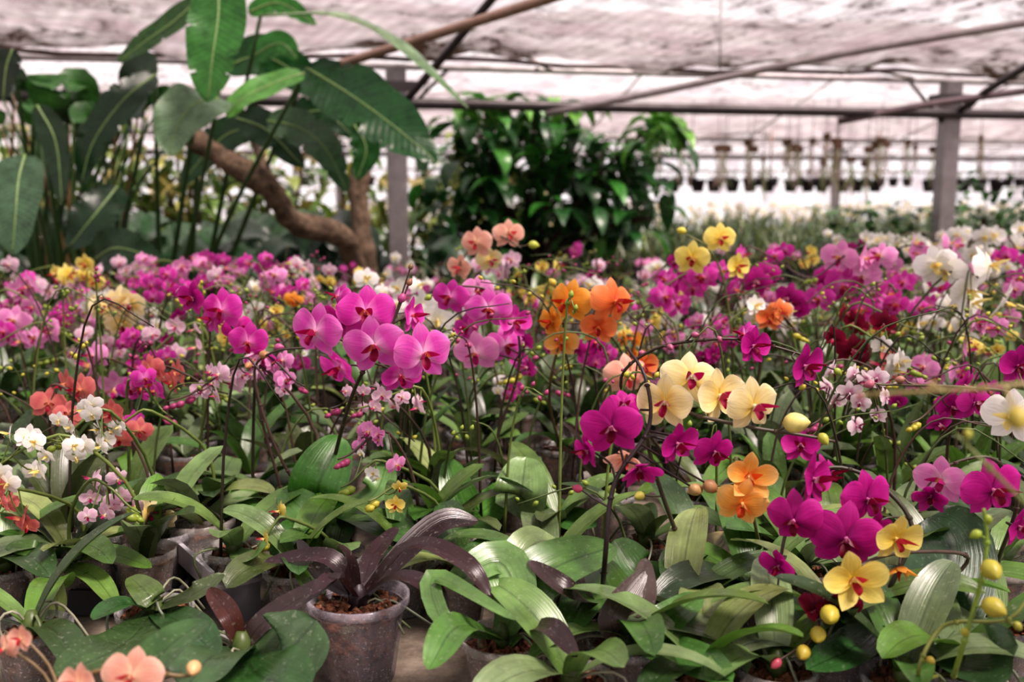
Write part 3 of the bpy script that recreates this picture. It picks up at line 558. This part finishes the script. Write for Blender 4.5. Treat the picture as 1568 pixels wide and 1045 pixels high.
# ------------------------------------------------------------------ flower clusters through the bed
CL={'pink_orchid_bed':[(35,500,2.5,90,70,6,.085,'pink'),(60,450,3.2,110,40,7,.075,'pale'),(290,440,3.4,110,40,8,.07,'pink'),(165,600,2.2,50,50,3,.095,'pink'),(395,460,3.3,80,40,6,.065,'pink'),(480,455,3.0,50,40,4,.06,'pink'),(380,615,1.75,110,60,12,.045,'pale'),(440,595,1.75,60,50,7,.045,'pink'),(172,795,1.50,70,50,9,.042,'pale'),(605,715,1.55,60,40,6,.038,'pink'),(640,475,2.9,80,50,5,.07,'pale'),(650,640,1.7,80,30,6,.038,'pale'),(800,440,3.0,80,40,5,.07,'pale'),(1100,548,2.4,120,50,6,.06,'pink'),(1370,425,2.4,80,50,4,.1,'pink'),(1490,425,2.9,110,60,8,.075,'pink'),(1500,590,2.0,80,50,5,.06,'pink'),(1600,545,2.0,100,60,5,.065,'pink'),(1640,480,2.4,60,60,4,.07,'pink'),(590,640,1.7,60,30,5,.033,'pale'),(200,440,3.6,90,30,6,.07,'pale'),(560,480,3.6,90,40,5,.07,'pale'),(930,450,3.8,100,40,6,.07,'pale'),(1040,600,2.2,70,40,3,.06,'pink'),(1560,440,3.6,80,40,6,.07,'pink'),(50,540,2.4,80,40,4,.08,'pink'),(350,430,3.8,80,30,6,.07,'pink'),(150,560,2.5,90,40,6,.06,'pale'),(300,545,2.3,70,50,5,.055,'pale')],
'magenta_orchid_bed':[(100,520,2.8,60,40,4,.07,'mag'),(240,470,3.0,90,50,6,.065,'mag'),(250,520,2.6,120,80,10,.055,'deep'),(200,560,2.5,60,60,5,.055,'mag'),(230,640,1.75,60,60,7,.055,'mag'),(255,570,2.3,80,60,6,.05,'mag'),(330,440,3.5,100,40,8,.065,'mag'),(445,440,3.2,70,50,7,.07,'mag'),(30,470,2.9,60,40,4,.06,'mag'),(280,470,2.7,90,50,6,.06,'mag'),(900,580,2.1,100,60,6,.055,'deep'),(960,560,2.1,60,50,4,.055,'mag'),(1120,455,2.5,110,60,8,.085,'mag'),(1090,430,2.7,60,50,4,.07,'deep'),(1225,425,2.6,90,50,5,.07,'mag'),(1285,470,2.5,110,50,7,.085,'deep'),(1390,485,2.4,120,60,7,.1,'mag'),(1180,525,2.5,120,60,7,.065,'mag'),(1490,470,2.6,80,50,5,.07,'mag'),(1620,440,2.8,70,60,5,.08,'mag'),(1530,650,1.65,80,60,4,.07,'deep'),(1560,620,2.0,60,40,3,.06,'mag'),(1010,480,3.4,80,40,5,.06,'mag'),(840,600,2.2,80,60,4,.05,'mag'),(170,480,3.3,80,40,6,.055,'mag'),(520,560,2.4,80,50,4,.055,'mag'),(1340,440,3.3,80,40,6,.06,'mag'),(1160,560,2.3,80,40,4,.055,'deep'),(1450,620,2.0,70,40,4,.045,'deep')],
'white_orchid_bed':[(155,685,1.50,70,50,10,.037,'white'),(75,730,1.45,120,60,14,.040,'white'),(705,520,2.4,80,50,5,.1,'white'),(820,620,2.2,60,40,4,.04,'white'),(1100,505,3.0,110,40,7,.07,'white'),(1570,405,3.2,140,60,12,.08,'white'),(1440,400,3.6,110,40,10,.07,'white'),(1565,470,2.3,110,70,6,.12,'white'),(1420,570,1.85,60,50,4,.06,'white'),(1372,640,1.65,80,90,11,.045,'spot'),(1640,400,3.4,80,50,7,.07,'white'),(1520,520,2.4,90,50,5,.07,'white'),(650,440,3.8,80,40,6,.07,'white'),(1240,500,3.0,80,40,5,.07,'white'),(1500,390,4.2,120,30,10,.08,'white'),(1360,395,4.2,100,30,6,.06,'white'),(600,760,1.6,50,40,4,.025,'white'),(1020,545,2.9,60,40,5,.06,'white'),(230,500,3.2,80,40,5,.06,'white')],
'yellow_orchid_bed':[(130,448,3.0,80,40,6,.075,'yellow'),(180,505,2.4,70,40,4,.095,'cream'),(540,450,3.2,90,40,6,.045,'yellow'),(440,520,2.4,60,40,4,.04,'yellow'),(450,850,1.5,30,40,2,.04,'yellow'),(245,850,1.55,20,60,2,.055,'cream'),(635,790,1.5,40,20,2,.035,'yellow'),(860,450,3.0,80,40,5,.06,'yellow'),(1045,540,2.6,60,40,4,.06,'yellow'),(1440,520,2.7,80,40,4,.045,'yellow'),(1590,560,2.2,80,50,5,.045,'yellow'),(1090,500,3.2,60,40,4,.06,'yellow'),(1320,420,3.6,80,30,5,.06,'yellow'),(560,520,2.9,60,40,4,.045,'yellow'),(1540,500,2.6,60,40,4,.05,'cream')],
'coral_orchid_bed':[(110,640,1.8,70,40,4,.07,'coral'),(290,612,1.85,90,40,4,.065,'coral'),(225,680,1.65,60,40,4,.055,'coral'),(20,820,1.45,40,80,6,.05,'coral'),(490,490,2.6,30,30,2,.06,'orange'),(1255,520,2.1,40,40,3,.07,'orange2'),(1385,555,1.9,80,60,5,.07,'burg'),(1400,510,2.2,80,40,4,.06,'burg'),(1440,600,2.1,60,40,4,.05,'coral'),(1000,560,2.3,60,40,3,.06,'orange')]}
for nm,lst in CL.items():
    mb=MB()
    for (px,py,d,w,h,n,s,pal) in lst: cluster(mb,px,py,d,w*1.1,h*1.15,n,s*.95,pal)
    mb.obj(nm)
mb=MB(); cnt=0
pals=['mag','pink','pink','pale','white','mag','pink','yellow','white','pale','deep']
y=1.5
while y<5.0:
    x=-3.2
    while x<4.0:
        X=x+R(-.04,.04);Y=y+R(-.04,.04); x+=.155 if y<3 else .21
        if abs(X)>Y*.56+.35: continue
        if min((X-a_)**2+(Y-b_)**2 for a_,b_ in hero_bases)<.125**2: continue
        if y<1.8 and R(0,1)<.2: continue
        if onrail(X,Y,.14): continue
        b=np.array([X,Y,BZ]); ph=R(.085,.105); pot(mb,b,R(.042,.055),ph,10); base=b+[0,0,ph*.8]; y0=R(0,6.28); cnt+=1
        gc=random.choice(GREENS)*R(.7,1.0)
        if R(0,1)<.09: gc=random.choice(DARKL)*.8
        for i in range(random.choice((4,5,6,7)) if y<3 else 4):
            oleaf(mb,base,y0+i*math.pi+R(-.5,.5)+i*.3,R(.12,.23),R(.03,.058),R(.8,1.45),R(.3,1.5),gc*R(.75,1.2),nu=5,nv=7)
        if R(0,1)<(.5 if y>2.1 else .3):
            h=R(.20,.36) if y<3 else (R(.12,.24) if X<.2 else R(.15,.34)); s=random.choice((-1,1)); pal=random.choice(pals); t=base+np.array([s*R(.02,.08),R(-.05,.03),h])
            st=cat([base,base+(t-base)*.6+[s*-.01,0,0.03],t,t+np.array([s*.08,-.02,.02]),t+np.array([s*.15,-.03,-.03])],14); sc=random.choice(STC)
            tube(mb,st,np.linspace(.003,.0013,14),sc,STEM,5)
            if R(0,1)<.55 and y>2.2:
                for k_ in range(random.choice((2,3,4,5))):
                    a_=st[min(13,7+k_)]; f=face(R(-60,60),R(-25,15)); q=a_+f*.02+np.array([R(-.02,.02),0,R(-.02,.02)]); flower(mb,q,f,R(.04,.068),pal)
                    tube(mb,np.array([a_,q]),.001,sc,STEM,4,False)
            for k_ in range(5): 
                q=st[8+k_]+np.array([R(-.01,.01),R(-.01,.01),-.012]); bud(mb,q,(s,0,-.6),R(.008,.014),random.choice((BUDG,BUDY,BUDM)),6)
    y+=.155 if y<3 else .21
mb.obj('orchid_foliage_bed')
print('fillers',cnt)
mb=MB()
for i in range(240):
    Y=R(1.45,3.4); X=R(-.52,.52)*Y; z0=BZ+.09; h=R(.12,.40); s=R(-1,1); sc=random.choice(STC)*R(.6,1.1)
    st=cat([(X,Y,z0),(X+s*.03,Y,z0+h*.6),(X+s*.1,Y-.02,z0+h),(X+s*.22,Y-.03,z0+h+R(-.08,.05))],12); tube(mb,st,np.linspace(.0028,.001,12),sc,STEM,5)
    if R(0,1)<.5:
        bc=random.choice((BUDG,BUDY,BUDM,BUDG))
        for k_ in range(5): bud(mb,st[7+k_]+np.array([0,0,(-1)**k_*.008]),(s,0,(-1)**k_*.6),R(.007,.013),bc,6)
mb.obj('orchid_flower_stems')
mb=MB()
for (hx,hy) in hero_bases:
    for i in range(5):
        a_=R(0,6.28); d_=np.array([math.cos(a_),math.sin(a_),0]); p0=np.array([hx,hy,BZ+.09]); l=R(.035,.07)
        tube(mb,cat([p0,p0+d_*l*.5+[0,0,R(.01,.03)],p0+d_*l+[0,0,R(.005,.02)],p0+d_*(l+.02)+[R(-.03,.03),R(-.03,.03),-R(.01,.05)]],9),.0019,hexc(random.choice(['#80846c','#6c7464','#8c8c78','#5c6848'])),STEM,5)
mb.obj('orchid_aerial_roots')

# ------------------------------------------------------------------ plants behind: left tropical corner
def U3(l): return [U(*p) for p in l]
mb=MB(); rootw=np.array([-2.45,5.3,0.0])
for i in range(48):
    tx=R(-20,270); ty=R(135,240); tip=U(tx,ty,R(4.6,5.4)); b0=rootw+np.array([R(-.35,.35),R(-.1,.2),0])
    tube(mb,cat([b0,(b0+tip)/2+np.array([(b0[0]-tip[0])*.12,0,.1]),tip],12),np.linspace(.016,.006,12),hexc(random.choice(['#2c4c24','#3c5c2c','#263c20','#5a7844','#6a5438'])),STEM,5)
    if R(0,1)<.4:
        d=nrm(tip-b0)+np.array([R(-.3,.3),R(-.3,.1),0]); L=R(.28,.38); c=hexc(random.choice(['#264a24','#35602c','#223c24','#3f7038']))
        leaf(mb,[tip,tip+d*L*.5+np.array([0,-.05,-.05]),tip+d*L+np.array([0,-.1,-.25])],R(.12,.2),(R(-.5,.5),-1,.4),c,c*1.1,w_banana,7,14,.2,.03,BANANA)
mb.obj('bird_of_paradise_plant')
mb=MB(); bb=np.array([-1.95,5.35,0.])
def bleaf(pts,w,c,hint=(0,-1,.2),c2=None,wave=.03,fold=.12,pet=True,torn=.05):
    P=U3(pts); leaf(mb,P,w,hint,hexc(c),hexc(c2 or c),w_banana,11,60,fold,wave,BANANA,torn=torn)
    C=cat(P,14); tube(mb,C,np.linspace(.006,.002,14),hexc('#6c8450'),STEM,6)
    if pet: tube(mb,cat([bb+[R(-.1,.1),R(-.1,.1),0],(bb+P[0])/2+np.array([R(-.1,.1),.1,.15]),P[0]],12),np.linspace(.018,.008,12),hexc('#35522a'),STEM,6)
bleaf([(350,-60,3.6),(352,20,3.55),(342,95,3.5),(335,165,3.5)],.21,'#347430',c2='#44843c',torn=.03)
bleaf([(352,158,3.8),(320,165,3.7),(290,195,3.65),(272,250,3.6)],.24,'#6c8a70',hint=(0,-1,.6),c2='#7a9a80',torn=0)
bleaf([(490,118,3.9),(440,135,3.85),(390,160,3.8),(365,190,3.8)],.13,'#5c9a4c',hint=(0,-.8,.8),c2='#74b060',torn=0)
bleaf([(495,110,4.2),(560,150,4.1),(630,200,4.0),(705,262,3.95)],.28,'#154820',hint=(.1,-1,.5),c2='#1f5828',wave=.05,torn=.08)
bleaf([(420,25,4.2),(540,25,4.15),(640,70,4.1),(755,175,4.0)],.10,'#b8c8c0',hint=(0,-.3,1),c2='#5c8860')
bleaf([(330,-10,4.2),(280,35,4.2),(230,70,4.2),(190,100,4.2)],.12,'#345a2c',hint=(0,-1,.6))
bleaf([(250,120,4.4),(200,160,4.3),(150,230,4.3),(130,300,4.3)],.16,'#1e3e24')
bleaf([(430,195,4.3),(480,205,4.3),(525,240,4.25),(560,310,4.2)],.16,'#5c7c64',c2='#2c5830',pet=False)
bleaf([(420,205,4.5),(370,215,4.5),(330,250,4.5),(290,300,4.5)],.16,'#1f4824',pet=False)
bleaf([(360,110,4.6),(420,90,4.6),(480,120,4.6),(520,160,4.6)],.2,'#26562c')
bleaf([(400,95,4.5),(450,70,4.5),(480,95,4.5)],.12,'#3c8438',pet=False)
bleaf([(380,190,4.4),(430,210,4.4),(490,270,4.4)],.16,'#183f20',pet=False)
bleaf([(570,200,4.6),(590,240,4.6),(575,290,4.6)],.14,'#285a2c',pet=False)
bleaf([(400,20,4.4),(450,5,4.4),(510,40,4.4)],.10,'#3c8434',pet=False)
bleaf([(470,190,4.7),(520,180,4.7),(570,220,4.7)],.16,'#1a4422',pet=False)
mb.obj('banana_plant')
mb=MB(); bb=np.array([-2.5,5.3,0.])
bleaf([(40,250,3.5),(30,290,3.45),(25,350,3.4),(20,412,3.4)],.19,'#4c6c58',c2='#587a64',torn=0)
bleaf([(20,80,4.2),(10,110,4.2),(5,160,4.2)],.13,'#1c3020')
bleaf([(60,170,4.2),(90,230,4.2),(100,330,4.2)],.12,'#244028')
bleaf([(190,300,4.4),(150,350,4.3),(110,400,4.3)],.2,'#1c3c24')
bleaf([(150,420,4.3),(190,400,4.2),(260,420,4.2)],.18,'#2c4c34')
mb.obj('broadleaf_tropical_plant')
mb=MB()
for i in range(130):
    px=R(-10,760); py=R(355,440); d=R(5.5,6.6)
    if 605<px<690: continue
    tip=U(px,py,d); b0=np.array([tip[0]+R(-.15,.15),tip[1]+R(0,.3),0]) 
    c=hexc(random.choice(['#20402a','#2c5034','#305838','#243c2c','#3c5c40','#2c4e32']))
    tube(mb,cat([b0,(b0+tip)/2+[0,.05,.1],tip],8),.009,c,STEM,5)
    a_=R(-2.8,-.3); L=R(.24,.38); leaf(mb,[tip,tip+np.array([math.cos(a_)*L*.5,-.1,.02]),tip+np.array([math.cos(a_)*L,-.18,-R(.05,.2)])],R(.14,.24),(0,-.6,1),c,c*1.15,w_banana,7,10,.2,.02)
mb.obj('elephant_ear_plants')
mb=MB(); TR=hexc('#84705f')
g0=np.array([U(585,420,5.2)[0],5.4,0]); 
def trunk(P,r0,r1,n=40):
    C=cat(P,n); C=C+rng.normal(size=C.shape)*.003; r=np.linspace(r0,r1,n)*(1+.10*np.sin(np.arange(n)*.55)+rng.normal(size=n)*.03); tube(mb,C,r,TR,BARK,16)
trunk([g0,g0+[0,0,.8],U(585,400,5.3),U(578,300,5.3),U(590,230,5.3),U(585,150,5.3)],.07,.04)
trunk([g0+[0,0,.5],g0+[-.03,-.1,.9],U(552,382,5.0),U(475,360,4.7),U(440,308,4.5),U(385,270,4.4),U(335,240,4.35),U(300,212,4.3)],.062,.045)
trunk([U(440,305,4.5),U(425,270,4.6),U(400,200,5.0)],.03,.02,14)
mb.obj('crooked_tree_trunk')
def blob_leaves(mb,n,regions,dr,Lr,wr,cols):
    for i in range(n):
        rg=random.choices(regions,weights=[r[2]*r[3] for r in regions])[0]
        a=R(0,6.28); q=math.sqrt(R(0,1)); px=rg[0]+rg[2]*q*math.cos(a); py=rg[1]+rg[3]*q*math.sin(a); d=R(*dr); p=U(px,py,d)
        yaw=R(0,6.28); L=R(*Lr); e=R(-.5,.6); c=hexc(random.choice(cols))*R(.7,1.3)
        leaf(mb,arcpts(p,yaw,L,e,R(.8,1.8),4),R(*wr),(0,0,1),c,c*1.1,w_lance,3,7,.25)
mb=MB()
trk=U(850,420,6.6); g=np.array([trk[0],trk[1],0])
SHR=[(820,185,110,38),(800,235,130,60),(860,290,140,80),(750,330,80,70),(970,280,90,70),(1050,228,45,40),(900,370,120,50),(1020,330,60,50),(760,380,80,40)]
for rg in SHR:
    for k_ in range(3):
        tip=U(rg[0]+R(-.6,.6)*rg[2],rg[1]+R(-.6,.6)*rg[3],6.5+R(-.3,.3)); tube(mb,cat([g,g+[R(-.05,.05),0,.7],(g+[0,0,1.1]+tip)/2+[0,0,-.05],tip],12),np.linspace(.035,.008,12),hexc('#4a3c30'),BARK,6)
blob_leaves(mb,560,SHR,(6.15,7.1),(.22,.34),(.08,.12),['#2c6434','#3c7c3a','#4c9444','#24522a','#5ca44c','#34683a','#28542c'])
blob_leaves(mb,50,[(1050,205,45,25),(900,175,60,12),(780,165,60,8)],(6.15,6.4),(.2,.3),(.07,.10),['#6caa50','#84c45c'])  # highlight along the shrub top, painted in as paler leaf colours
mb.obj('broadleaf_shrub')
mb=MB()
for i in range(44):
    p=np.array([R(-5.5,.1),R(7.0,8.6),0]); h=R(1.3,1.95); tube(mb,cat([p,p+[R(-.2,.2),0,h*.6],p+[R(-.3,.3),0,h]],8),np.linspace(.03,.01,8),hexc('#6a5844'),BARK,6)
    for j in range(60):
        q=p+np.array([R(-.5,.5),R(-.4,.4),R(.35,1.05)*h]); c=hexc(random.choice(['#6a8a44','#98a854','#5c7c40','#a89860','#4c6c38','#b8b46c','#7c9c4c']))
        leaf(mb,arcpts(q,R(0,6.28),R(.2,.38),R(-.3,.6),1.4,4),R(.06,.12),(0,0,1),c,c,w_lance,3,5,.2)
mb.obj('background_shrubs')
# ------------------------------------------------------------------ far benches & plants (right)
def obench(name,u0,u1,v0,v1,z):
    mb=MB(); box(mb,W((u0+u1)/2,(v0+v1)/2,z-.02),(u1-u0,v1-v0,.04),hexc('#c8c4bc'),MATTE,ROTG)
    for u in np.arange(u0+.1,u1,1.5):
        for v in (v0+.1,v1-.1): box(mb,W(u,v,(z-.04)/2),(.05,.05,z-.04),GALV,METAL,ROTG)
    mb.obj(name)
def tufts(name,n,u0,u1,v0,v1,z,hr,cols,wr=(.012,.03),m=7):
    mb=MB()
    for i in range(n):
        b=W(R(u0,u1),R(v0,v1),z)
        revolve(mb,b,[(.035,0),(.05,.09),(.001,.09)],6,hexc('#2c2a2a'),MATTE); hs=R(.6,1.15)
        for k_ in range(m):
            c=hexc(random.choice(cols))*R(.7,1.2); yaw=R(0,6.28); L=R(*hr)*hs
            leaf(mb,arcpts(b+[0,0,.08],yaw,L,R(.9,1.5),R(.3,1.6),3),R(*wr),(-math.cos(yaw),-math.sin(yaw),.3),c,c,w_strap,3,4,.2)
    mb.obj(name)
GR=['#5a7440','#748450','#446434','#80845c','#3c5834','#60784a','#6c7450','#34482e']
obench('grow_bench',2.2,8.5,6.9,8.7,.70); tufts('grassy_orchid_seedlings',480,2.25,8.4,6.95,8.6,.70,(.28,.5),GR,m=8)
obench('grow_bench',2.5,11,9.4,11.6,.70); tufts('grassy_orchid_seedlings',420,2.6,10.9,9.5,11.5,.70,(.3,.58),GR,(.015,.035),m=8)
obench('grow_bench',1,15,14.2,16.0,.70)
mb=MB()
for i in range(500):
    q=W(R(1,15),R(14.2,16),R(.9,1.2)); flower(mb,q,face(R(-50,50),R(-20,20)),R(.12,.2),'white'); 
    if i%3==0: tube(mb,np.array([q,[q[0],q[1],.7]]),.006,hexc('#6c8444'),STEM,4,False)
mb.obj('distant_white_flower_bed')
mb=MB()
for i in range(20):
    p=W(R(4.5,7.8),R(6.05,6.6),0); h=R(1.25,1.55)
    if i<3: p=W(R(3.7,4.1),R(6.2,6.6),0); h=R(1.2,1.3)
    tube(mb,cat([p,p+[R(-.1,.1),0,h*.8]],6),.02,hexc('#4a3c30'),BARK,6)
    for j in range(120):
        q=p+np.array([R(-.35,.35),R(-.3,.3),R(.5,1.)*h]); c=hexc(random.choice(['#34602e','#447c3c','#548c48','#264a2a']))
        leaf(mb,arcpts(q,R(0,6.28),R(.09,.17),R(-.2,.9),1.2,3),R(.045,.075),(0,0,1),c,c,w_lance,3,4,.2)
mb.obj('leafy_bushes')
for v,z,u0,u1 in ((12.6,1.52,1.5,13),(17.0,1.62,0,15)):
    mb=MB(); tube(mb,np.array([W(u0,v,z+.16),W(u1,v,z+.16)]),.015,GALV,METAL,6); tube(mb,np.array([W(u0,v,z+.5),W(u1,v,z+.5)]),.012,GALV,METAL,6)
    for u in np.arange(u0,u1,1.6): tube(mb,np.array([W(u,v,z+.1),W(u,v,z+.70)]),.012,RUST,METAL,5)
    for u in np.arange(u0+.2,u1,.27):
        if R(0,1)<.15: continue
        c=W(u+R(-.05,.05),v,z-.12); revolve(mb,c,[(.001,0),(.07,0),(.10,.15),(.11,.15),(.11,.17),(.09,.17),(.001,.14)],10,hexc('#2c282c'),MATTE)
        for s_ in (-1,1): tube(mb,np.array([c+[s_*.1,0,.16],c+[0,0,.3]]),.003,GALD,METAL,4,False)
        for j in range(random.choice((0,2,4,5))): 
            cc=hexc(random.choice(['#7a8c4c','#8c7a5c','#a06a6c','#5c7a3c'])); leaf(mb,arcpts(c+[0,0,.15],R(0,6.28),R(.15,.35),R(.9,1.5),1.5,3),.03,(0,-.3,1),cc,cc,w_strap,3,4,.2)
    mb.obj('hanging_pot_row')
mb=MB()
for i in range(30):
    u=R(4.0,7.2); v=R(9.5,11.8); z=R(1.7,2.0); c=W(u,v,z)
    tube(mb,np.array([c,c+[0,0,.45]]),.004,GALD,METAL,4); box(mb,c,(.1,.03,.07),hexc('#6c5444'),BARK,rotz(R(0,3)))
    for j in range(7):
        tube(mb,cat([c,c+[R(-.04,.04),R(-.04,.04),-.15],c+[R(-.07,.07),R(-.07,.07),-R(.25,.5)]],5),.004,hexc(random.choice(['#a08c80','#8c7468','#7a8c5c'])),STEM,4,False)
mb.obj('hanging_mounted_orchids')

# ------------------------------------------------------------------ light
w=bpy.data.worlds.new('overcast_sky'); bpy.context.scene.world=w; w.use_nodes=True
bg=w.node_tree.nodes['Background']; bg.inputs[0].default_value=(1,.98,.98,1); bg.inputs[1].default_value=1.75
sun=bpy.data.lights.new('sun','SUN'); sun.energy=16.0; sun.angle=math.radians(16); sun.color=(1,.94,.85)
so=bpy.data.objects.new('sun',sun); bpy.context.scene.collection.objects.link(so); so.rotation_euler=(math.radians(16),math.radians(24),0)
# ------------------------------------------------------------------ camera
cd=bpy.data.cameras.new('camera'); cam=bpy.data.objects.new('camera',cd); bpy.context.scene.collection.objects.link(cam)
cam.location=(0,0,CZ); cam.rotation_euler=(math.pi/2-PITCH,0,0); cd.lens=35; cd.sensor_width=36; cd.clip_start=.05; cd.clip_end=200
cd.dof.use_dof=True; cd.dof.focus_distance=1.42; cd.dof.aperture_fstop=3.6
bpy.context.scene.camera=cam
vs=bpy.context.scene.view_settings; vs.view_transform='Standard'
try: vs.look='Medium High Contrast'
except Exception as e: print(e)
